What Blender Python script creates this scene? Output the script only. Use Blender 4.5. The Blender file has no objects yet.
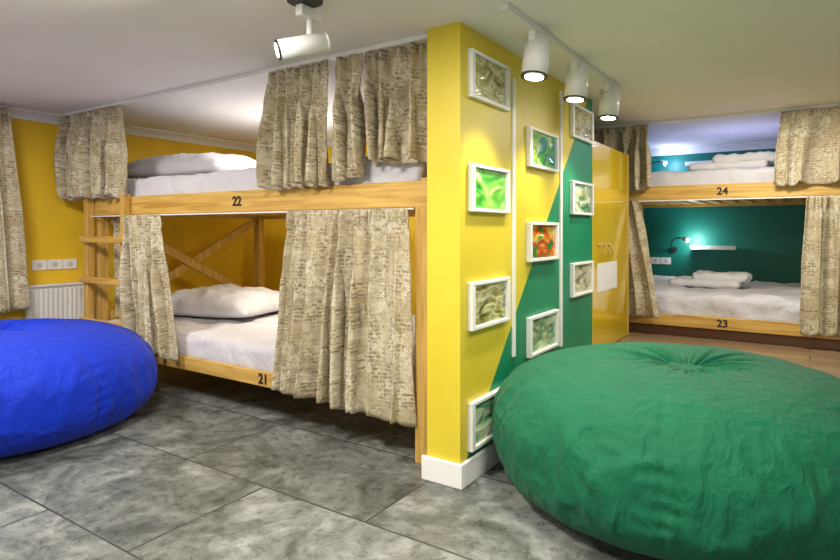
import bpy, bmesh, math, random
from mathutils import Vector, noise, Matrix, Quaternion

scene = bpy.context.scene
COL = scene.collection
scene.view_settings.view_transform = 'Standard'
scene.view_settings.look = 'None'

# ------------------------------------------------------------------ materials
def new_mat(name):
    m = bpy.data.materials.new(name); m.use_nodes = True
    nt = m.node_tree; b = nt.nodes['Principled BSDF']
    return m, nt, b

def N(nt, typ, **kw):
    n = nt.nodes.new(typ)
    for k, v in kw.items():
        if k in n.inputs: n.inputs[k].default_value = v
        else: setattr(n, k, v)
    return n

def ramp(nt, fac, stops):
    r = nt.nodes.new('ShaderNodeValToRGB')
    el = r.color_ramp.elements
    while len(el) < len(stops): el.new(0.5)
    for e, (p, c) in zip(el, stops):
        e.position = p; e.color = (*c, 1)
    nt.links.new(fac, r.inputs['Fac'])
    return r.outputs['Color']

def mix(nt, fac, a, b, blend='MIX'):
    n = nt.nodes.new('ShaderNodeMix'); n.data_type = 'RGBA'; n.blend_type = blend
    for sock, v in ((n.inputs[0], fac), (n.inputs[6], a), (n.inputs[7], b)):
        if hasattr(v, 'is_output'): nt.links.new(v, sock)
        elif isinstance(v, (int, float)): sock.default_value = v
        else: sock.default_value = (*v, 1)
    return n.outputs[2]

def math_n(nt, op, a, b=None):
    n = nt.nodes.new('ShaderNodeMath'); n.operation = op
    for i, v in enumerate((a, b)):
        if v is None: continue
        if hasattr(v, 'is_output'): nt.links.new(v, n.inputs[i])
        else: n.inputs[i].default_value = v
    return n.outputs[0]

def bump(nt, b, h, strength=0.2, dist=0.01):
    n = N(nt, 'ShaderNodeBump', Strength=strength, Distance=dist)
    nt.links.new(h, n.inputs['Height']); nt.links.new(n.outputs[0], b.inputs['Normal'])

def paint(name, col, rough=0.6, var=0.06, coat=0.0):
    m, nt, b = new_mat(name)
    geo = N(nt, 'ShaderNodeNewGeometry')
    no = N(nt, 'ShaderNodeTexNoise', Scale=2.5, Detail=4.0)
    nt.links.new(geo.outputs['Position'], no.inputs['Vector'])
    d = tuple(c * (1 - var) for c in col); l = tuple(min(1, c * (1 + var)) for c in col)
    nt.links.new(ramp(nt, no.outputs['Fac'], [(0.3, d), (0.7, l)]), b.inputs['Base Color'])
    b.inputs['Roughness'].default_value = rough
    b.inputs['Coat Weight'].default_value = coat
    n2 = N(nt, 'ShaderNodeTexNoise', Scale=120.0, Detail=2.0)
    nt.links.new(geo.outputs['Position'], n2.inputs['Vector'])
    bump(nt, b, n2.outputs['Fac'], 0.08, 0.003)
    return m

M_ceil = paint('ceiling_paint', (0.85, 0.84, 0.80), 0.8, 0.015)
M_yellow = paint('yellow_wall_paint', (0.84, 0.55, 0.02), 0.6)
M_teal = paint('teal_wall_paint', (0.0, 0.16, 0.12), 0.5)
M_white = paint('white_trim_paint', (0.84, 0.84, 0.82), 0.4, 0.02)
M_whitemetal = paint('white_metal', (0.8, 0.8, 0.78), 0.3, 0.02)
M_dark = paint('dark_plastic', (0.02, 0.02, 0.02), 0.5)
M_black = paint('black_number', (0.01, 0.01, 0.01), 0.6)
M_locker = paint('yellow_gloss_lacquer', (0.72, 0.50, 0.015), 0.12, 0.03, 0.8)
M_brass = paint('brass', (0.6, 0.4, 0.1), 0.3); 
M_skirtbrown = paint('brown_board', (0.16, 0.07, 0.03), 0.5)
M_neutral = paint('neutral_wall', (0.6, 0.58, 0.5), 0.7)

def linen(name, col):
    m, nt, b = new_mat(name)
    tc = N(nt, 'ShaderNodeTexCoord')
    no = N(nt, 'ShaderNodeTexNoise', Scale=5.0, Detail=5.0, Distortion=0.6)
    nt.links.new(tc.outputs['Object'], no.inputs['Vector'])
    nt.links.new(ramp(nt, no.outputs['Fac'], [(0.3, tuple(c * .93 for c in col)), (0.6, col)]), b.inputs['Base Color'])
    b.inputs['Roughness'].default_value = 0.85
    b.inputs['Sheen Weight'].default_value = 0.2
    bump(nt, b, no.outputs['Fac'], 0.9, 0.04)
    return m
M_sheet = linen('white_bed_linen', (0.64, 0.63, 0.69))
M_towel = linen('towel_terry', (0.78, 0.77, 0.79))

def partition_mat():
    m, nt, b = new_mat('partition_two_tone_paint')
    geo = N(nt, 'ShaderNodeNewGeometry'); sep = N(nt, 'ShaderNodeSeparateXYZ')
    nt.links.new(geo.outputs['Position'], sep.inputs[0])
    ln = math_n(nt, 'MULTIPLY', math_n(nt, 'SUBTRACT', sep.outputs['Y'], 2.885), 1.12)
    d = math_n(nt, 'SUBTRACT', math_n(nt, 'SUBTRACT', sep.outputs['Z'], 0.40), ln)
    fac = math_n(nt, 'LESS_THAN', d, 0.0)
    no = N(nt, 'ShaderNodeTexNoise', Scale=2.0, Detail=4.0)
    nt.links.new(geo.outputs['Position'], no.inputs['Vector'])
    y = ramp(nt, no.outputs['Fac'], [(0.3, (0.67, 0.52, 0.025)), (0.7, (0.73, 0.60, 0.045))])
    g = ramp(nt, no.outputs['Fac'], [(0.3, (0.0, 0.20, 0.09)), (0.7, (0.005, 0.25, 0.115))])
    nt.links.new(mix(nt, fac, y, g), b.inputs['Base Color'])
    b.inputs['Roughness'].default_value = 0.45
    n2 = N(nt, 'ShaderNodeTexNoise', Scale=90.0)
    nt.links.new(geo.outputs['Position'], n2.inputs['Vector'])
    bump(nt, b, n2.outputs['Fac'], 0.1, 0.003)
    return m
M_part = partition_mat()

def wood(name, c1, c2, axis, rough=0.45):
    m, nt, b = new_mat(name)
    geo = N(nt, 'ShaderNodeNewGeometry'); mp = N(nt, 'ShaderNodeMapping')
    s = [14, 14, 14]; s[axis] = 1.0
    mp.inputs['Scale'].default_value = s
    nt.links.new(geo.outputs['Position'], mp.inputs['Vector'])
    no = N(nt, 'ShaderNodeTexNoise', Scale=2.0, Detail=6.0, Distortion=0.8)
    nt.links.new(mp.outputs[0], no.inputs['Vector'])
    nt.links.new(ramp(nt, no.outputs['Fac'], [(0.3, c1), (0.65, c2)]), b.inputs['Base Color'])
    b.inputs['Roughness'].default_value = rough
    bump(nt, b, no.outputs['Fac'], 0.15, 0.004)
    return m
W1, W2 = (0.46, 0.25, 0.045), (0.70, 0.45, 0.12)
M_woodX = wood('pine_along_x', W1, W2, 0)
M_woodY = wood('pine_along_y', W1, W2, 1)
M_woodZ = wood('pine_along_z', W1, W2, 2)

def floor_mat():
    m, nt, b = new_mat('slate_tile')
    geo = N(nt, 'ShaderNodeNewGeometry'); mp = N(nt, 'ShaderNodeMapping')
    mp.inputs['Location'].default_value = (0.35, 0.12, 0)
    nt.links.new(geo.outputs['Position'], mp.inputs['Vector'])
    br = N(nt, 'ShaderNodeTexBrick', Scale=1.0)
    br.offset = 0.5
    br.inputs['Brick Width'].default_value = 1.3
    br.inputs['Row Height'].default_value = 0.72
    br.inputs['Mortar Size'].default_value = 0.006
    br.inputs['Mortar Smooth'].default_value = 0.3
    br.inputs['Color1'].default_value = (0, 0, 0, 1); br.inputs['Color2'].default_value = (1, 1, 1, 1)
    nt.links.new(mp.outputs[0], br.inputs['Vector'])
    off = N(nt, 'ShaderNodeVectorMath', operation='MULTIPLY_ADD')
    nt.links.new(br.outputs['Color'], off.inputs[0]); off.inputs[1].default_value = (7, 5, 3)
    nt.links.new(geo.outputs['Position'], off.inputs[2])
    n1 = N(nt, 'ShaderNodeTexNoise', Scale=2.2, Detail=12.0, Roughness=0.70, Distortion=0.9)
    n2 = N(nt, 'ShaderNodeTexNoise', Scale=14.0, Detail=12.0, Roughness=0.8, Distortion=0.3)
    nt.links.new(off.outputs[0], n1.inputs['Vector']); nt.links.new(off.outputs[0], n2.inputs['Vector'])
    c1 = ramp(nt, n1.outputs['Fac'], [(0.36, (0.085, 0.095, 0.085)), (0.46, (0.18, 0.195, 0.18)), (0.54, (0.28, 0.295, 0.28)), (0.64, (0.43, 0.445, 0.43))])
    c2 = ramp(nt, n2.outputs['Fac'], [(0.38, (0.42, 0.42, 0.40)), (0.58, (1, 1, 1))])
    c = mix(nt, 0.85, c1, c2, 'MULTIPLY')
    tone = ramp(nt, br.outputs['Color'], [(0.0, (0.78, 0.78, 0.78)), (1.0, (1, 1, 1))])
    c = mix(nt, 1.0, c, tone, 'MULTIPLY')
    c = mix(nt, br.outputs['Fac'], c, (0.045, 0.045, 0.042))
    nt.links.new(c, b.inputs['Base Color'])
    r = ramp(nt, n2.outputs['Fac'], [(0.3, (0.20,) * 3), (0.7, (0.42,) * 3)])
    nt.links.new(r, b.inputs['Roughness'])
    h = math_n(nt, 'SUBTRACT', n2.outputs['Fac'], br.outputs['Fac'])
    bump(nt, b, h, 0.3, 0.012)
    return m
M_floor = floor_mat()

def laminate():
    m, nt, b = new_mat('oak_laminate')
    geo = N(nt, 'ShaderNodeNewGeometry')
    br = N(nt, 'ShaderNodeTexBrick', Scale=1.0)
    br.inputs['Brick Width'].default_value = 1.6; br.inputs['Row Height'].default_value = 0.19
    br.inputs['Mortar Size'].default_value = 0.004
    br.inputs['Color1'].default_value = (0.28, 0.18, 0.10, 1); br.inputs['Color2'].default_value = (0.42, 0.29, 0.17, 1)
    br.inputs['Mortar'].default_value = (0.06, 0.035, 0.02, 1)
    nt.links.new(geo.outputs['Position'], br.inputs['Vector'])
    mp = N(nt, 'ShaderNodeMapping'); mp.inputs['Scale'].default_value = (1.5, 22, 22)
    nt.links.new(geo.outputs['Position'], mp.inputs['Vector'])
    no = N(nt, 'ShaderNodeTexNoise', Scale=2.0, Detail=6.0)
    nt.links.new(mp.outputs[0], no.inputs['Vector'])
    g = ramp(nt, no.outputs['Fac'], [(0.3, (0.7, 0.7, 0.7)), (0.7, (1, 1, 1))])
    nt.links.new(mix(nt, 1.0, br.outputs['Color'], g, 'MULTIPLY'), b.inputs['Base Color'])
    b.inputs['Roughness'].default_value = 0.3
    return m
M_lam = laminate()

def curtain_mat():
    m, nt, b = new_mat('printed_curtain_cotton')
    uv = N(nt, 'ShaderNodeUVMap')
    n0 = N(nt, 'ShaderNodeTexNoise', Scale=7.0, Detail=2.0)
    nt.links.new(uv.outputs[0], n0.inputs['Vector'])
    def brick(w, h, ms, ox, wobble):
        mpb = N(nt, 'ShaderNodeMapping'); mpb.inputs['Location'].default_value = (ox, ox * .6, 0)
        wob = N(nt, 'ShaderNodeVectorMath', operation='SCALE'); wob.inputs['Scale'].default_value = wobble
        nt.links.new(n0.outputs['Color'], wob.inputs[0])
        add = N(nt, 'ShaderNodeVectorMath', operation='ADD')
        nt.links.new(uv.outputs[0], add.inputs[0]); nt.links.new(wob.outputs[0], add.inputs[1])
        nt.links.new(add.outputs[0], mpb.inputs['Vector'])
        br = N(nt, 'ShaderNodeTexBrick', Scale=1.0)
        br.inputs['Brick Width'].default_value = w; br.inputs['Row Height'].default_value = h
        br.inputs['Mortar Size'].default_value = ms; br.inputs['Mortar Smooth'].default_value = 0.3
        br.inputs['Color1'].default_value = (0, 0, 0, 1); br.inputs['Color2'].default_value = (1, 1, 1, 1)
        nt.links.new(mpb.outputs[0], br.inputs['Vector']); return br
    big = brick(.15, .085, .003, 0.0, .05)
    lines = brick(.06, .022, .004, .31, .03)
    n1 = N(nt, 'ShaderNodeTexNoise', Scale=42.0, Detail=4.0, Distortion=1.0)
    nt.links.new(uv.outputs[0], n1.inputs['Vector'])
    n2 = N(nt, 'ShaderNodeTexNoise', Scale=11.0, Detail=3.0)
    nt.links.new(uv.outputs[0], n2.inputs['Vector'])
    patch = ramp(nt, n2.outputs['Fac'], [(0.42, (0, 0, 0)), (0.56, (1, 1, 1))])
    speck = ramp(nt, n1.outputs['Fac'], [(0.45, (0, 0, 0)), (0.52, (1, 1, 1))])
    tone = mix(nt, big.outputs['Color'], (0.66, 0.60, 0.45), (0.45, 0.37, 0.215))
    ink = math_n(nt, 'MULTIPLY', speck, math_n(nt, 'ADD', math_n(nt, 'MULTIPLY', patch, .50), .22))
    c = mix(nt, ink, tone, (0.15, 0.095, 0.03))
    c = mix(nt, math_n(nt, 'MULTIPLY', math_n(nt, 'MULTIPLY', lines.outputs['Fac'], patch), 0.5), c, (0.70, 0.64, 0.50))
    c = mix(nt, math_n(nt, 'MULTIPLY', big.outputs['Fac'], 0.30), c, (0.16, 0.10, 0.035))
    nt.links.new(c, b.inputs['Base Color'])
    b.inputs['Roughness'].default_value = 0.85
    b.inputs['Sheen Weight'].default_value = 0.1
    return m
M_curt = curtain_mat()

def bag_mat(name, col):
    m, nt, b = new_mat(name)
    tc = N(nt, 'ShaderNodeTexCoord')
    no = N(nt, 'ShaderNodeTexNoise', Scale=5.0, Detail=5.0, Roughness=0.55, Distortion=0.3)
    nt.links.new(tc.outputs['Object'], no.inputs['Vector'])
    nt.links.new(ramp(nt, no.outputs['Fac'], [(0.3, tuple(c * .88 for c in col)), (0.7, col)]), b.inputs['Base Color'])
    b.inputs['Roughness'].default_value = 0.72
    b.inputs['Specular IOR Level'].default_value = 0.22
    b.inputs['Sheen Weight'].default_value = 0.05
    mp = N(nt, 'ShaderNodeMapping'); mp.inputs['Scale'].default_value = (1, 1, .5)
    nt.links.new(tc.outputs['Object'], mp.inputs['Vector'])
    n2 = N(nt, 'ShaderNodeTexNoise', Scale=11.0, Detail=3.0, Distortion=0.5)
    nt.links.new(mp.outputs[0], n2.inputs['Vector'])
    rid = math_n(nt, 'ABSOLUTE', math_n(nt, 'SUBTRACT', n2.outputs['Fac'], .5))
    h = math_n(nt, 'ADD', math_n(nt, 'MULTIPLY', no.outputs['Fac'], .6), math_n(nt, 'MULTIPLY', rid, -1.1))
    bump(nt, b, h, 0.6, 0.045)
    return m
M_green = bag_mat('green_nylon', (0.004, 0.125, 0.058))
M_blue = bag_mat('blue_nylon', (0.002, 0.030, 0.52))

def glass_mat(name, stops, scale=7.0):
    m, nt, b = new_mat(name)
    geo = N(nt, 'ShaderNodeNewGeometry')
    mp = N(nt, 'ShaderNodeMapping'); mp.inputs['Scale'].default_value = (1, .6, 1.5)
    nt.links.new(geo.outputs['Position'], mp.inputs['Vector'])
    w = N(nt, 'ShaderNodeTexNoise', Scale=scale, Detail=1.5, Distortion=1.2)
    nt.links.new(mp.outputs[0], w.inputs['Vector'])
    nt.links.new(ramp(nt, w.outputs['Fac'], stops), b.inputs['Base Color'])
    b.inputs['Roughness'].default_value = 0.06
    b.inputs['Coat Weight'].default_value = 1.0
    bump(nt, b, w.outputs['Fac'], 0.7, 0.03)
    return m
G_clear = glass_mat('glass_block_clear', [(0.34, (0.10, 0.11, 0.02)), (0.44, (0.38, 0.38, 0.12)), (0.52, (0.66, 0.66, 0.38)), (0.6, (0.28, 0.31, 0.10)), (0.7, (0.78, 0.80, 0.58))], 9)
G_green = glass_mat('glass_block_green', [(0.34, (0.01, 0.20, 0.03)), (0.45, (0.06, 0.50, 0.05)), (0.56, (0.30, 0.72, 0.10)), (0.66, (0.70, 0.85, 0.45))], 6)
G_lime = glass_mat('glass_block_lime', [(0.36, (0.0, 0.28, 0.12)), (0.46, (0.15, 0.60, 0.05)), (0.56, (0.75, 0.80, 0.10)), (0.66, (0.1, 0.5, 0.15))], 6)
G_red = glass_mat('glass_block_red', [(0.36, (0.04, 0.25, 0.03)), (0.44, (0.60, 0.04, 0.02)), (0.54, (0.75, 0.30, 0.03)), (0.62, (0.80, 0.65, 0.10)), (0.7, (0.1, 0.35, 0.05))], 6)
G_aqua = glass_mat('glass_block_aqua', [(0.34, (0.02, 0.20, 0.08)), (0.45, (0.16, 0.42, 0.22)), (0.56, (0.50, 0.68, 0.40)), (0.66, (0.75, 0.85, 0.62))], 8)

def emit(name, col, s):
    m, nt, b = new_mat(name)
    b.inputs['Base Color'].default_value = (*col, 1)
    b.inputs['Emission Color'].default_value = (*col, 1)
    b.inputs['Emission Strength'].default_value = s
    return m
M_lamp = emit('lamp_lens', (1.0, 0.93, 0.78), 12)
M_led = emit('reading_led', (0.8, 0.9, 1.0), 30)

# ------------------------------------------------------------------ geometry helpers
def empty(name, loc):
    e = bpy.data.objects.new(name, None); e.location = loc; e.empty_display_size = 0.1
    COL.objects.link(e); return e

def obj_from_bm(name, bm, mat, parent=None, loc=(0, 0, 0), smooth=False):
    me = bpy.data.meshes.new(name); bm.normal_update(); bm.to_mesh(me); bm.free()
    me.materials.append(mat)
    if smooth:
        for p in me.polygons: p.use_smooth = True
    o = bpy.data.objects.new(name, me); COL.objects.link(o)
    loc = Vector(loc)
    if parent is not None:
        o.parent = parent; o.location = loc - parent.location
    else: o.location = loc
    return o

def box(name, lo, hi, mat, parent=None, bevel=0.0):
    lo, hi = Vector(lo), Vector(hi); c = (lo + hi) / 2; s = hi - lo
    bm = bmesh.new(); bmesh.ops.create_cube(bm, size=1)
    for v in bm.verts: v.co = Vector((v.co.x * s.x, v.co.y * s.y, v.co.z * s.z))
    if bevel: bmesh.ops.bevel(bm, geom=bm.edges[:], offset=bevel, segments=2, affect='EDGES', profile=0.5)
    return obj_from_bm(name, bm, mat, parent, c)

def bar(name, a, b, w, d, mat, parent):
    """rectangular bar between two points"""
    a, b = Vector(a), Vector(b); L = (b - a).length
    bm = bmesh.new(); bmesh.ops.create_cube(bm, size=1)
    q = (b - a).to_track_quat('Z', 'Y')
    for v in bm.verts: v.co = q @ Vector((v.co.x * w, v.co.y * d, v.co.z * L))
    return obj_from_bm(name, bm, mat, parent, (a + b) / 2)

def cyl(name, a, b, r, mat, parent, r2=None, seg=28):
    a, b = Vector(a), Vector(b); L = (b - a).length
    bm = bmesh.new()
    bmesh.ops.create_cone(bm, cap_ends=True, segments=seg, radius1=r, radius2=r if r2 is None else r2, depth=L)
    q = (b - a).to_track_quat('Z', 'Y')
    for v in bm.verts: v.co = q @ v.co
    for f in bm.faces: f.smooth = len(f.verts) == 4
    return obj_from_bm(name, bm, mat, parent, (a + b) / 2)

def tube(name, pts, r, mat, parent):
    cu = bpy.data.curves.new(name, 'CURVE'); cu.dimensions = '3D'; cu.bevel_depth = r; cu.bevel_resolution = 3
    sp = cu.splines.new('NURBS'); sp.points.add(len(pts) - 1); sp.use_endpoint_u = True; sp.order_u = 3
    for p, q in zip(sp.points, pts): p.co = (*(Vector(q) - parent.location), 1)
    cu.materials.append(mat)
    o = bpy.data.objects.new(name, cu); COL.objects.link(o); o.parent = parent; return o

def soft_box(name, lo, hi, r, mat, parent=None, step=0.06, amp=0.012, seed=0, freq=3.0):
    lo, hi = Vector(lo), Vector(hi); c = (lo + hi) / 2; s = (hi - lo) / 2
    n = [max(4, int(2 * s[i] / step)) for i in range(3)]
    bm = bmesh.new()
    def coords(k, L):   # denser at ends
        m = n[k]; inner = [-(L - r) + 2 * (L - r) * i / m for i in range(m + 1)]
        left = [-L, -L + r * 0.3, -L + r * 0.65]
        return left + inner + [-x for x in reversed(left)]
    cs = [coords(k, s[k]) for k in range(3)]
    for ax in range(3):
        u, v = [k for k in range(3) if k != ax]
        for sg in (-1, 1):
            grid = []
            for a in cs[u]:
                row = []
                for b_ in cs[v]:
                    p = [0, 0, 0]; p[ax] = sg * s[ax]; p[u] = a; p[v] = b_
                    row.append(bm.verts.new(p))
                grid.append(row)
            for i in range(len(grid) - 1):
                for j in range(len(grid[0]) - 1):
                    bm.faces.new((grid[i][j], grid[i + 1][j], grid[i + 1][j + 1], grid[i][j + 1]))
    bmesh.ops.remove_doubles(bm, verts=bm.verts[:], dist=1e-5)
    bmesh.ops.recalc_face_normals(bm, faces=bm.faces[:])
    for v in bm.verts:
        p = v.co; q = Vector([max(-s[k] + r, min(s[k] - r, p[k])) for k in range(3)])
        d = p - q
        if d.length > 1e-6: p = q + d.normalized() * r
        w = p + c
        nz = noise.noise(Vector((w.x * freq, w.y * freq, w.z * freq * 2 + seed)))
        rd = 1 - abs(noise.noise(Vector((w.x * freq * 1.7 + seed, w.y * freq * 1.1, w.z * 5)))) * 2.5
        rd2 = 1 - abs(noise.noise(Vector((w.x * freq * 1.2, w.y * freq * 3 + seed, w.z * 5)))) * 3
        dn = d.normalized() if d.length > 1e-6 else Vector((0, 0, 1))
        v.co = p + dn * (amp * nz + amp * 0.9 * max(0, rd) + amp * .7 * max(0, rd2))
    return obj_from_bm(name, bm, mat, parent, c, True)

def pillow(name, center, L, W, T, rotz, mat, seed=0, tilt=0.0):
    bm = bmesh.new(); n = 44
    def pt(u, v, sg):
        k = 1 - 0.07 * (1 - abs(u) ** 3) * abs(v) ** 6
        k2 = 1 - 0.09 * (1 - abs(v) ** 3) * abs(u) ** 6
        h = (max(0, 1 - abs(u) ** 3.2) * max(0, 1 - abs(v) ** 3.2)) ** 0.55
        x, y = u * L / 2 * k2, v * W / 2 * k
        z = T * h * (0.72 if sg > 0 else -0.28)
        if sg > 0:
            z += 0.018 * h * noise.noise(Vector((u * 3 + seed, v * 3, 0))) * 2
            z += 0.012 * h * (1 - 2.6 * abs(noise.noise(Vector((u * 4, v * 2 + seed, 3)))))
            z += 0.006 * h * (1 - 2.6 * abs(noise.noise(Vector((u * 7, v * 6 + seed, 9)))))
        return Vector((x, y, z))
    for sg in (1, -1):
        g = [[bm.verts.new(pt(-1 + 2 * i / n, -1 + 2 * j / n, sg)) for j in range(n + 1)] for i in range(n + 1)]
        for i in range(n):
            for j in range(n):
                f = (g[i][j], g[i + 1][j], g[i + 1][j + 1], g[i][j + 1])
                bm.faces.new(f if sg > 0 else f[::-1])
    bmesh.ops.remove_doubles(bm, verts=bm.verts[:], dist=1e-4)
    R = Matrix.Rotation(rotz, 4, 'Z') @ Matrix.Rotation(tilt, 4, 'Y')
    for v in bm.verts: v.co = R @ v.co
    return obj_from_bm(name, bm, mat, None, center, True)

def curtain(p0, p1, q0, q1, zt, zb, folds, amp, seed=0, zb1=None):
    """gathered cloth: top edge p0-p1, bottom edge q0-q1 (xy)"""
    name = 'curtain'
    p0, p1, q0, q1 = (Vector((*p, 0)) for p in (p0, p1, q0, q1))
    if zb1 is None: zb1 = zb
    nu, nv = int(folds * 20), 40
    t = (p1 - p0).normalized(); nrm = Vector((t.y, -t.x, 0))
    org = (p0 + p1) / 2; org.z = zb
    bm = bmesh.new(); uvl = bm.loops.layers.uv.new('UVMap'); g = []; W = (p1 - p0).length * 1.8; H = zt - zb
    for i in range(nu + 1):
        u = i / nu; row = []
        uu = u + 0.9 / folds * noise.noise(Vector((u * folds * .45, seed * 5.3, 0)))
        for j in range(nv + 1):
            v = j / nv
            e = v ** 0.8
            base = (p0.lerp(q0, e)).lerp(p1.lerp(q1, e), u)
            ph = 2 * math.pi * folds * uu + 1.6 * noise.noise(Vector((u * folds * .5, seed * 3.1, v * .8))) + seed
            A = amp * (0.40 + 0.60 * min(1, v * 2.2)) * max(.4, (0.95 + 1.2 * noise.noise(Vector((u * folds * .6, seed, v * .9)))))
            d = A * (math.sin(ph) + 0.30 * math.sin(2.3 * ph + 1.3 + 1.5 * v))
            if v < 0.08: d += amp * .35 * math.sin(ph * 2.5)
            d += amp * .18 * noise.noise(Vector((u * folds * 1.5, v * 6, seed)))
            side = A * 0.55 * math.cos(ph) * min(1, v * 2)
            zz = zt + (zb + (zb1 - zb) * u - zt) * v + 0.025 * noise.noise(Vector((u * 6, seed, 1))) * v + (0.014 * math.sin(ph) * (1 if v > .97 else 0))
            row.append(bm.verts.new(base + nrm * d + t * side + Vector((0, 0, zz)) - org))
        g.append(row)
    for i in range(nu):
        for j in range(nv):
            f = bm.faces.new((g[i][j], g[i][j + 1], g[i + 1][j + 1], g[i + 1][j]))
            for l, (a, b_) in zip(f.loops, ((i, j), (i, j + 1), (i + 1, j + 1), (i + 1, j))):
                l[uvl].uv = (a / nu * W + seed * .37, (1 - b_ / nv) * H + seed * .21)
    o = obj_from_bm(name, bm, M_curt, None, org, True)
    md = o.modifiers.new('thickness', 'SOLIDIFY'); md.thickness = 0.005
    return o

def smooth(a, b, x):
    t = max(0, min(1, (x - a) / (b - a))); return t * t * (3 - 2 * t)

def bean_bag(cx, cy, R, H, mat, seed, rot=0.0, knot=(0, 0), xlim=None):
    prof = [(0, 0), (.35, 0), (.62, .0), (.80, .03), (.93, .13), (.99, .29), (1.0, .45), (.975, .62), (.89, .79), (.74, .91), (.55, .975), (.35, 1.0), (.19, .97), (.08, .915), (.0, .89)]
    def cat(t):
        k = t * (len(prof) - 1); i = min(int(k), len(prof) - 2); f = k - i
        P = [prof[max(0, min(len(prof) - 1, i + o))] for o in (-1, 0, 1, 2)]
        return [0.5 * (2 * P[1][c] + (P[2][c] - P[0][c]) * f + (2 * P[0][c] - 5 * P[1][c] + 4 * P[2][c] - P[3][c]) * f * f + (3 * P[1][c] - P[0][c] - 3 * P[2][c] + P[3][c]) * f ** 3) for c in (0, 1)]
    nt_, ns = 360, 140; bm = bmesh.new(); rings = []
    for j in range(1, ns):
        s = j / ns; r, z = cat(s); ring = []
        for i in range(nt_):
            th = 2 * math.pi * i / nt_
            c, sn = math.cos(th), math.sin(th)
            top = smooth(.66, .93, s)
            warp = noise.noise(Vector((c * r * 2.0 + seed, sn * r * 2.0, z * 1.2)))
            big = noise.noise(Vector((c * 1.2 + seed, sn * 1.2, z * .8)))
            g1 = 1 - abs(noise.noise(Vector((c * 4.2, sn * 4.2, seed + r * .5)))) * 4
            g2 = 1 - abs(noise.noise(Vector((c * 8.5, sn * 8.5, seed * 2 + r * .7)))) * 4
            reach = .55 + .5 * noise.noise(Vector((c * 2.5, sn * 2.5, seed + 5)))
            fall = min(1, r / .10) * (1 - smooth(reach * .4, reach * 1.35, r))
            dz = top * fall * (.021 * max(-.4, g1) + .012 * max(-.4, g2))
            c1 = 1 - abs(noise.noise(Vector((c * r * 2.2 + warp * .5, sn * r * 2.2 + seed, z * .9)))) * 4.0
            c2 = 1 - abs(noise.noise(Vector((c * r * 5.5 + seed, sn * r * 5.5 + warp * .5, z * 1.5)))) * 4.0
            c3 = 1 - abs(noise.noise(Vector((c * r * 11 + seed, sn * r * 11, z * 2.6 + warp)))) * 4.0
            body = smooth(.2, .4, s); lowb = 1 - smooth(.35, .72, s)
            dr = body * (0.022 * big + 0.014 * max(0, c1) + (0.004 + .015 * lowb) * max(0, c2) + (.002 + .009 * lowb) * max(0, c3))
            k = 6; dth = abs(((th + .3 + .05 * warp) * k / (2 * math.pi)) % 1 - .5) * 2 * math.pi / k * max(r, .1)
            seam = math.exp(-(dth / .010) ** 2) * body * 0.016
            seam2 = math.exp(-(dth / .09) ** 2) * body * 0.014
            puck = math.exp(-(dth / .08) ** 2) * body * .004 * math.sin(s * 150 + 5 * warp)
            rr = (r + (dr - seam - seam2 + puck) * (1 if s < .8 else .3)) * R
            zz = z * H + (dz * R + (dr - seam - seam2 * .7 + puck) * R * .55 * top)
            off = smooth(.5, 1, s)
            x = rr * math.cos(th + rot) + knot[0] * off
            if xlim is not None and x < xlim: x = xlim - .03 * (1 - math.exp(-(xlim - x) / .03))
            ring.append(bm.verts.new((x, rr * math.sin(th + rot) + knot[1] * off, max(0.0, zz))))
        rings.append(ring)
    for a, b_ in zip(rings, rings[1:]):
        for i in range(nt_):
            bm.faces.new((a[i], a[(i + 1) % nt_], b_[(i + 1) % nt_], b_[i]))
    bm.faces.new(rings[0][::-1]); bm.faces.new(rings[-1])
    kz = .895 * H; n = 64; prev = None
    for (r, z) in [(.07, -.01), (.095, .012), (.088, .028), (.055, .033), (.03, .020), (.012, .026)]:
        ring = []
        for i in range(n):
            th = 2 * math.pi * i / n
            q = r * R * (1 + .14 * math.sin(7 * th + seed) + .10 * math.sin(3 * th) + .05 * math.sin(13 * th))
            ring.append(bm.verts.new((q * math.cos(th) * 1.2 + knot[0], q * math.sin(th) * .95 + knot[1], kz + z * R * 1.2)))
        if prev:
            for i in range(n): bm.faces.new((prev[i], prev[(i + 1) % n], ring[(i + 1) % n], ring[i]))
        prev = ring
    bm.faces.new(prev)
    return obj_from_bm('bean_bag', bm, mat, None, (cx, cy, 0.0), True)

def text(name, body, loc, size, mat, parent):
    cu = bpy.data.curves.new(name, 'FONT'); cu.body = body; cu.size = size; cu.extrude = 0.002
    cu.align_x = 'CENTER'; cu.align_y = 'CENTER'; cu.materials.append(mat); cu.offset = 0.002
    o = bpy.data.objects.new(name, cu); COL.objects.link(o)
    o.rotation_euler = (math.pi / 2, 0, 0); o.parent = parent; o.location = Vector(loc) - parent.location
    return o

# ------------------------------------------------------------------ room shell
H = 2.35
XL, YB1, XA, YB2, XR = -5.75, 5.10, -1.95, 8.10, 2.3
box('floor', (XL - .1, -2.0, -0.1), (XR + .1, YB2 + .1, 0.0), M_floor)
box('ceiling', (XL - .1, -2.0, H), (XR + .1, YB2 + .1, H + .1), M_ceil)
box('wall_left', (XL - .1, -2.0, 0), (XL, YB1 + .1, H), M_yellow)
box('wall_back', (XL, YB1, 0), (XA, YB1 + .1, H), M_yellow)
box('wall_alcove_left', (XA - .1, YB1 + .1, 0), (XA, YB2, H), M_teal)
box('wall_alcove_back', (XA - .1, YB2, 0), (XR, YB2 + .1, H), M_teal)
box('wall_right', (XR, 1.0, 0), (XR + .1, YB2 + .1, H), M_neutral)
box('wall_partition', (-1.666, 2.575, 0), (-1.468, 4.727, H), M_part)
pod = empty('wooden_podium', (0.3, 6.2, 0))
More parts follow.
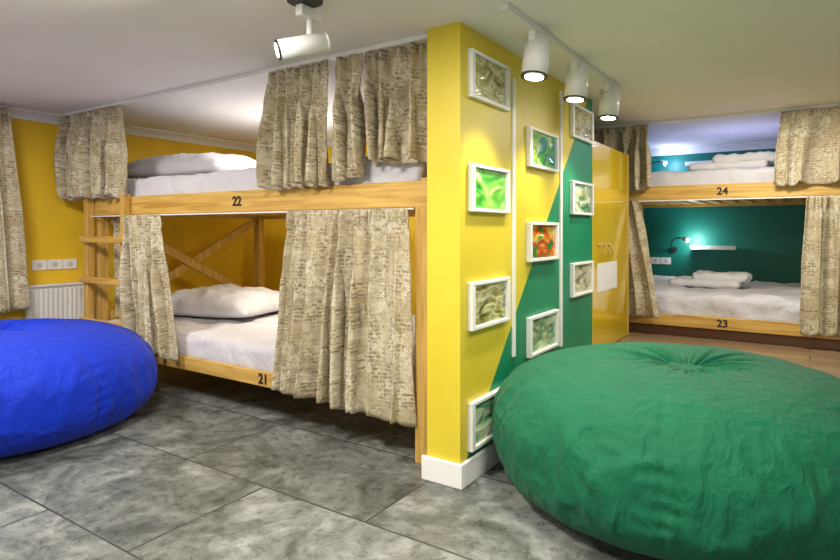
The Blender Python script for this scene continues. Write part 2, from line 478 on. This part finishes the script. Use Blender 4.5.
box('deck', (-1.464, 4.40, 0.002), (XR - .004, YB2 - .004, 0.28), M_lam, pod)
box('deck_side', (XA + .004, YB1 + .11, 0.002), (-1.466, YB2 - .004, 0.28), M_lam, pod)
def cornice(name, a, b, nrm):
    a, b, n = Vector(a), Vector(b), Vector(nrm); bm = bmesh.new()
    pr = [(0, 0), (0, -.085), (.018, -.085), (.03, -.055), (.055, -.03), (.085, -.018), (.085, 0)]
    rows = [[bm.verts.new(p + n * x + Vector((0, 0, z)) - a) for x, z in pr] for p in (a, b)]
    for i in range(len(pr)):
        k = (i + 1) % len(pr); bm.faces.new((rows[0][i], rows[0][k], rows[1][k], rows[1][i]))
    bm.faces.new(rows[0]); bm.faces.new(rows[1][::-1])
    bmesh.ops.recalc_face_normals(bm, faces=bm.faces[:])
    return obj_from_bm(name, bm, M_white, None, a)
cornice('trim_1', (XL, -2, H), (XL, YB1, H), (1, 0, 0))
cornice('trim_2', (XL, YB1, H), (XA, YB1, H), (0, -1, 0))
cornice('trim_3', (XA, YB2, H), (XR, YB2, H), (0, -1, 0))
box('baseboard_left', (XL, -2, 0), (XL + .02, YB1, .11), M_white, bevel=.004)
bb = empty('baseboard_partition', (-1.57, 2.57, 0))
box('end', (-1.69, 2.553, 0), (-1.446, 2.575, .125), M_white, bb, .006)
box('side', (-1.468, 2.575, 0), (-1.446, 4.39, .125), M_white, bb, .006)
box('trim_4', (-1.468, 3.19, .55), (-1.458, 3.225, 2.20), M_white)
box('trim_5', (-1.468, 3.98, .48), (-1.458, 4.02, 2.28), M_white)

wn = 0
def block(y0, y1, zc, gm):
    global wn; wn += 1
    e = empty('window_%d' % wn, (-1.468, (y0 + y1) / 2, zc - .125))
    z0, z1 = zc - .125, zc + .125; x0, x1 = -1.468, -1.438; f = .019; fy = .036
    box('frame_top', (x0, y0, z1 - f), (x1, y1, z1), M_white, e, .003)
    box('frame_bottom', (x0, y0, z0), (x1, y1, z0 + f), M_white, e, .003)
    box('frame_near', (x0, y0, z0 + f), (x1, y0 + fy, z1 - f), M_white, e, .003)
    box('frame_far', (x0, y1 - fy, z0 + f), (x1, y1, z1 - f), M_white, e, .003)
    box('glass_block', (x0, y0 + fy, z0 + f), (x1 - .016, y1 - fy, z1 - f), gm, e, .004)
for zc, gm in ((2.11, G_clear), (1.52, G_green), (.905, G_clear), (.285, G_aqua)): block(2.65, 3.11, zc, gm)
for zc, gm in ((1.82, G_lime), (1.225, G_red), (.63, G_aqua)): block(3.40, 3.90, zc, gm)
for zc, gm in ((2.11, G_clear), (1.54, G_aqua), (.93, G_clear)): block(4.19, 4.68, zc, gm)

# glossy yellow locker door
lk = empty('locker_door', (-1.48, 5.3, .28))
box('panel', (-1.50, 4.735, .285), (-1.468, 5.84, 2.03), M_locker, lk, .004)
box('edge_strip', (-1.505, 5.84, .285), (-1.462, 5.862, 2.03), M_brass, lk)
box('painted_reflection', (-1.468, 4.86, .78), (-1.464, 5.45, 1.02), M_white, lk)  # white slab standing in for a reflection on the glossy panel
box('hook_rail', (-1.468, 4.85, 1.17), (-1.458, 5.25, 1.19), M_brass, lk)
for k, yy in enumerate((4.92, 5.05, 5.18)):
    tube('hook_%d' % k, [(-1.458, yy, 1.18), (-1.43, yy, 1.14), (-1.42, yy, 1.10), (-1.44, yy, 1.08)], .006, M_brass, lk)

# ------------------------------------------------------------------ bunk beds
def bunk(x0, x1, y0, y1, zl, zu, zfloor, numbers, cross=True):
    e = empty('bunk_bed', ((x0 + x1) / 2, (y0 + y1) / 2, zfloor)); p = .085; k = 0
    ztop = zu[1] + .02
    for xx in (x0, x1 - p):
        for yy in (y0 + .035, y1 - p):
            k += 1; box('post_%d' % k, (xx, yy, zfloor), (xx + p, yy + p, ztop), M_woodZ, e, .006)
    for nm, (a, b) in (('lower', zl), ('upper', zu)):
        box('rail_front_' + nm, (x0, y0, a), (x1, y0 + .035, b), M_woodX, e, .006)
        box('rail_back_' + nm, (x0 + p, y1 - .05, a), (x1 - p, y1 - .01, b), M_woodX, e, .004)
        box('rail_end_left_' + nm, (x0 + .02, y0 + .12, a), (x0 + .06, y1 - p, b), M_woodY, e, .004)
        box('rail_end_right_' + nm, (x1 - .06, y0 + .12, a), (x1 - .02, y1 - p, b), M_woodY, e, .004)
        n = 14
        for i in range(n):
            xs = x0 + .12 + (x1 - x0 - .3) * i / (n - 1)
            box('slat_%s_%d' % (nm, i), (xs, y0 + .04, a + .03), (xs + .09, y1 - .05, a + .05), M_woodY, e)
        box('base_' + nm, (x0 + .07, y0 + .04, a + .052), (x1 - .07, y1 - .05, a + .062), M_woodY, e)
    if cross:
        for nm, xx in (('left', x0 + .04), ('right', x1 - .04)):
            bar('brace_a_' + nm, (xx, y0 + .14, .52), (xx, y1 - .1, 1.40), .03, .08, M_woodZ, e)
            bar('brace_b_' + nm, (xx + .03, y0 + .14, 1.40), (xx + .03, y1 - .1, .52), .03, .08, M_woodZ, e)
    for body, xx, zz in numbers: text('number_' + body, body, (xx, y0 - .003, zz), .095, M_black, e)
    return e

b1 = bunk(-5.34, -1.752, 2.73, 4.66, (.235, .335), (1.427, 1.577), 0.0, [('22', -3.36, 1.50), ('21', -3.09, .285)])
soft_box('mattress_lower', (-5.22, 2.775, .305), (-1.85, 4.56, .495), .05, M_sheet, b1, seed=2, amp=.016)
soft_box('mattress_upper', (-5.24, 2.775, 1.50), (-1.85, 4.56, 1.73), .05, M_sheet, b1, seed=5, amp=.014)
box('post_corner', (-1.838, 2.715, 0), (-1.752, 2.729, 1.43), M_woodZ, b1, .004)
box('curtain_rod', (-5.30, 2.70, 1.414), (-1.84, 2.710, 1.424), M_whitemetal, b1)
for k, xx in enumerate((-5.33, -4.75)):
    box('ladder_stile_%d' % k, (xx, 2.665, 0), (xx + .065, 2.727, 1.60), M_woodZ, b1, .006)
for k, zz in enumerate((.50, .86, 1.21)):
    box('ladder_rung_%d' % k, (-5.36, 2.64, zz - .02), (-4.66, 2.665, zz + .035), M_woodX, b1, .006)

b2 = bunk(-1.90, .50, 6.03, 8.02, (.38, .495), (1.59, 1.725), 0.28, [('24', -.67, 1.655), ('23', -.67, .437)], cross=False)
soft_box('mattress_lower', (-1.80, 6.075, .45), (.40, 7.92, .68), .05, M_sheet, b2, seed=9, amp=.028)
soft_box('mattress_upper', (-1.80, 6.075, 1.66), (.40, 7.92, 1.86), .05, M_sheet, b2, seed=11)
box('curtain_rod', (-1.86, 5.99, 1.577), (.48, 6.003, 1.588), M_whitemetal, b2)
box('kick_board', (-1.80, 6.10, .282), (.40, 6.12, .38), M_skirtbrown, b2)

pillow('pillow', (-4.62, 3.62, .575), 1.15, .95, .235, 0.25, M_sheet, 1)
pillow('pillow', (-4.80, 3.50, 1.815), 1.30, 1.05, .24, 0.15, M_sheet, 4)

def towels(x, y, z, w, seed, n=3):
    e = empty('folded_towel_stack', (x, y, z))
    soft_box('towel_1', (x - w, y - .24, z), (x + w * .8, y + .24, z + .06), .028, M_towel, e, .03, .012, seed, 7)
    soft_box('towel_2', (x - w * .4, y - .2, z + .062), (x + w, y + .2, z + .125), .03, M_towel, e, .03, .016, seed + 3, 7)
towels(-.88, 6.9, .715, .36, 1)
towels(-.62, 6.45, 1.88, .36, 4)

# ------------------------------------------------------------------ curtains + tracks
box('curtain_track', (-5.74, 2.63, H - .025), (-1.70, 2.665, H - .001), M_white)
box('curtain_track', (-1.90, 5.955, H - .025), (.9, 5.985, H - .001), M_white)
yc = 2.65; zt = H - .028
curtain((-5.66, yc), (-4.70, yc), (-5.68, yc), (-4.70, yc), zt, 1.58, 8, .055, 1)
curtain((-2.95, yc), (-2.41, yc), (-2.96, yc), (-2.42, yc), zt, 1.57, 5, .06, 2, 1.585)
curtain((-2.38, yc), (-2.16, yc), (-2.38, yc), (-2.15, yc), zt, 1.60, 2, .05, 3, 1.64)
curtain((-2.16, yc + .02), (-1.745, yc + .02), (-2.15, yc + .02), (-1.745, yc + .02), zt, 1.70, 4, .055, 12, 1.68)
curtain((-5.20, 2.86), (-4.80, 2.86), (-5.18, 2.86), (-4.76, 2.86), 1.41, .52, 4, .03, 4)
curtain((-4.64, 2.655), (-4.22, 2.655), (-4.58, 2.65), (-3.97, 2.65), 1.42, .36, 4, .055, 5, .33)
curtain((-2.77, 2.655), (-1.85, 2.655), (-2.90, 2.65), (-1.83, 2.65), 1.42, .27, 8, .06, 6, .215)
curtain((-5.58, 1.50), (-5.58, 2.18), (-5.56, 1.50), (-5.54, 2.29), zt, .62, 5, .05, 7)
curtain((-1.84, 5.94), (-1.30, 5.94), (-1.84, 5.94), (-1.28, 5.94), zt, 1.69, 4, .05, 8)
curtain((-.20, 5.94), (.62, 5.94), (-.24, 5.94), (.62, 5.94), zt, 1.70, 6, .055, 9)
curtain((-1.80, 5.96), (-1.40, 5.96), (-1.80, 5.95), (-1.17, 5.95), 1.585, .46, 4, .05, 10)
curtain((-.02, 5.96), (.48, 5.96), (-.05, 5.95), (.48, 5.95), 1.585, .42, 4, .055, 11)

# ------------------------------------------------------------------ bean bags
bean_bag(-.545, 3.175, .93, .655, M_green, 3.0, 0.4, knot=(.03, .0), xlim=-.855)
bean_bag(-4.48, 1.72, .93, .645, M_blue, 8.0, 1.0, knot=(-.12, .0))

# ------------------------------------------------------------------ radiator, sockets
ra = empty('radiator', (XL, 2.63, .25))
box('panel', (XL + .03, 2.36, .22), (XL + .085, 2.90, .80), M_whitemetal, ra, .008)
for i in range(13):
    yy = 2.385 + i * .04
    box('rib_%d' % i, (XL + .083, yy, .25), (XL + .10, yy + .022, .775), M_whitemetal, ra, .006)
box('grille', (XL + .02, 2.35, .795), (XL + .105, 2.91, .815), M_whitemetal, ra, .004)
box('bracket', (XL + .001, 2.5, .3), (XL + .03, 2.8, .7), M_whitemetal, ra)
def socket(loc, axis, n, w=.13):
    e = empty('power_socket', loc); x, y, z = loc
    for k in range(n):
        o = (k - (n - 1) / 2) * w
        if axis == 'X':
            box('plate_%d' % k, (x, y + o - w * .48, z - .045), (x + .012, y + o + w * .48, z + .045), M_white, e, .004)
            cyl('well_%d' % k, (x + .0125, y + o, z), (x + .0135, y + o, z), .024, M_neutral, e)
        else:
            box('plate_%d' % k, (x + o - w * .48, y - .012, z - .045), (x + o + w * .48, y, z + .045), M_white, e, .004)
            cyl('well_%d' % k, (x + o, y - .0125, z), (x + o, y - .0135, z), .024, M_neutral, e)
socket((XL + .001, 2.62, .985), 'X', 3)
socket((-1.62, YB2 - .001, .90), 'Y', 2)
socket((-1.0, YB2 - .001, 1.92), 'Y', 2)

def reading(xl, zl, xs0, xs1, zs, power, col):
    Y = YB2 - .002
    e = empty('reading_lamp', (xl, Y, zl))
    cyl('base', (xl - .16, Y, zl - .12), (xl - .16, Y - .03, zl - .12), .035, M_dark, e)
    tube('gooseneck', [(xl - .16, Y - .03, zl - .12), (xl - .2, Y - .12, zl - .06), (xl - .12, Y - .2, zl + .04), (xl - .02, Y - .2, zl + .03)], .008, M_dark, e)
    cyl('head', (xl - .03, Y - .2, zl + .03), (xl + .03, Y - .2, zl + .0), .022, M_whitemetal, e, .032)
    cyl('led', (xl + .031, Y - .2, zl), (xl + .036, Y - .2, zl - .003), .028, M_led, e)
    l = bpy.data.lights.new('led_light', 'POINT'); l.energy = power; l.color = col; l.shadow_soft_size = .03
    o = bpy.data.objects.new('led_light', l); COL.objects.link(o); o.parent = e; o.location = (.08, -.2, -.01)
    s = empty('wall_shelf', ((xs0 + xs1) / 2, Y, zs))
    box('board', (xs0, Y - .16, zs), (xs1, Y, zs + .025), M_white, s, .003)
    box('lip', (xs0, Y - .17, zs), (xs1, Y - .158, zs + .05), M_white, s, .003)
reading(-1.29, 1.17, -1.24, -.74, 1.06, 8, (.85, .92, 1))
reading(-1.55, 2.14, -1.30, -.72, 2.10, 6, (.55, .62, 1))

# ------------------------------------------------------------------ spotlights
def head(e, att, d, k, L=.21, R=.068, energy=20, ang=100, drop=.10):
    att = Vector(att); d = Vector(d).normalized()
    box('adapter_%d' % k, (att.x - .02, att.y - .07, att.z - .05), (att.x + .02, att.y + .07, att.z), M_whitemetal, e, .004)
    mid = att + Vector((0, 0, -drop))
    cyl('stem_%d' % k, att + Vector((0, 0, -.04)), mid, .014, M_whitemetal, e)
    a = mid - d * L * .35; b = mid + d * L * .65
    cyl('cap_%d' % k, a - d * .015, a, R * .8, M_whitemetal, e, R)
    cyl('body_%d' % k, a, b, R, M_whitemetal, e)
    cyl('bezel_%d' % k, b, b + d * .008, R * 1.02, M_dark, e)
    cyl('lens_%d' % k, b + d * .008, b + d * .011, R * .72, M_lamp, e)
    l = bpy.data.lights.new('beam_%d' % k, 'SPOT'); l.energy = energy; l.color = (1, .91, .75)
    l.spot_size = math.radians(ang); l.spot_blend = .9; l.shadow_soft_size = .05
    o = bpy.data.objects.new('beam_%d' % k, l); COL.objects.link(o); o.parent = e
    o.location = b + d * .03 - e.location; o.rotation_euler = (-d).to_track_quat('Z', 'Y').to_euler()
tr = empty('track_light', (-1.18, 3.4, H))
box('track', (-1.20, 2.48, H - .03), (-1.16, 4.42, H - .001), M_whitemetal, tr)
head(tr, (-1.18, 2.87, H - .03), (-.05, -.15, -1), 1, L=.19, energy=52)
head(tr, (-1.18, 3.50, H - .03), (-.05, -.1, -1), 2, L=.19, energy=52)
head(tr, (-1.18, 4.20, H - .03), (-.05, -.1, -1), 3, L=.19, energy=44)
t2 = empty('ceiling_spotlight', (-1.95, 1.95, H))
cyl('canopy', (-1.88, 1.90, H - .03), (-1.88, 1.90, H - .001), .08, M_dark, t2)
head(t2, (-1.92, 1.97, H - .03), (-.68, -.85, -.30), 1, L=.22, R=.045, energy=50, ang=95, drop=.165)

def area(name, loc, size, e, col=(1, .94, .84), rot=(0, 0, 0)):
    l = bpy.data.lights.new(name, 'AREA'); l.shape = 'DISK'; l.size = size; l.energy = e; l.color = col
    o = bpy.data.objects.new(name, l); o.location = loc; o.rotation_euler = rot; COL.objects.link(o)
area('ceiling_fill_light', (-1.9, .9, H - .02), .5, 74)  # overhead area lights added as fill, no fixtures modelled
area('ceiling_fill_light', (-4.2, 1.2, H - .02), .5, 48)
area('ceiling_fill_light', (-.2, 1.6, H - .02), .5, 48)
area('ceiling_fill_light', (-.3, 5.0, H - .02), .4, 38)
area('ceiling_fill_light', (-.6, 7.0, H - .02), .25, 7, (.60, .62, 1))
area('bunk_fill_light', (-3.6, 3.8, 1.41), .25, 16, (1, .9, .7))  # this and the next: fill added to brighten the left bunk's inside
area('bunk_fill_light', (-3.9, 3.9, H - .02), .25, 22, (1, .95, .85))

w = bpy.data.worlds.new('World'); scene.world = w; w.use_nodes = True
w.node_tree.nodes['Background'].inputs[0].default_value = (1, .96, .89, 1)
w.node_tree.nodes['Background'].inputs[1].default_value = 0.82

# ------------------------------------------------------------------ camera
cam = bpy.data.cameras.new('camera'); co = bpy.data.objects.new('camera', cam); COL.objects.link(co)
cam.sensor_width = 36; cam.lens = 587 / 840 * 36; cam.shift_y = -50 / 840; cam.clip_start = .05
co.location = (0, 0, 1.3); co.rotation_euler = (math.radians(90), 0, math.radians(33.6))
scene.camera = co
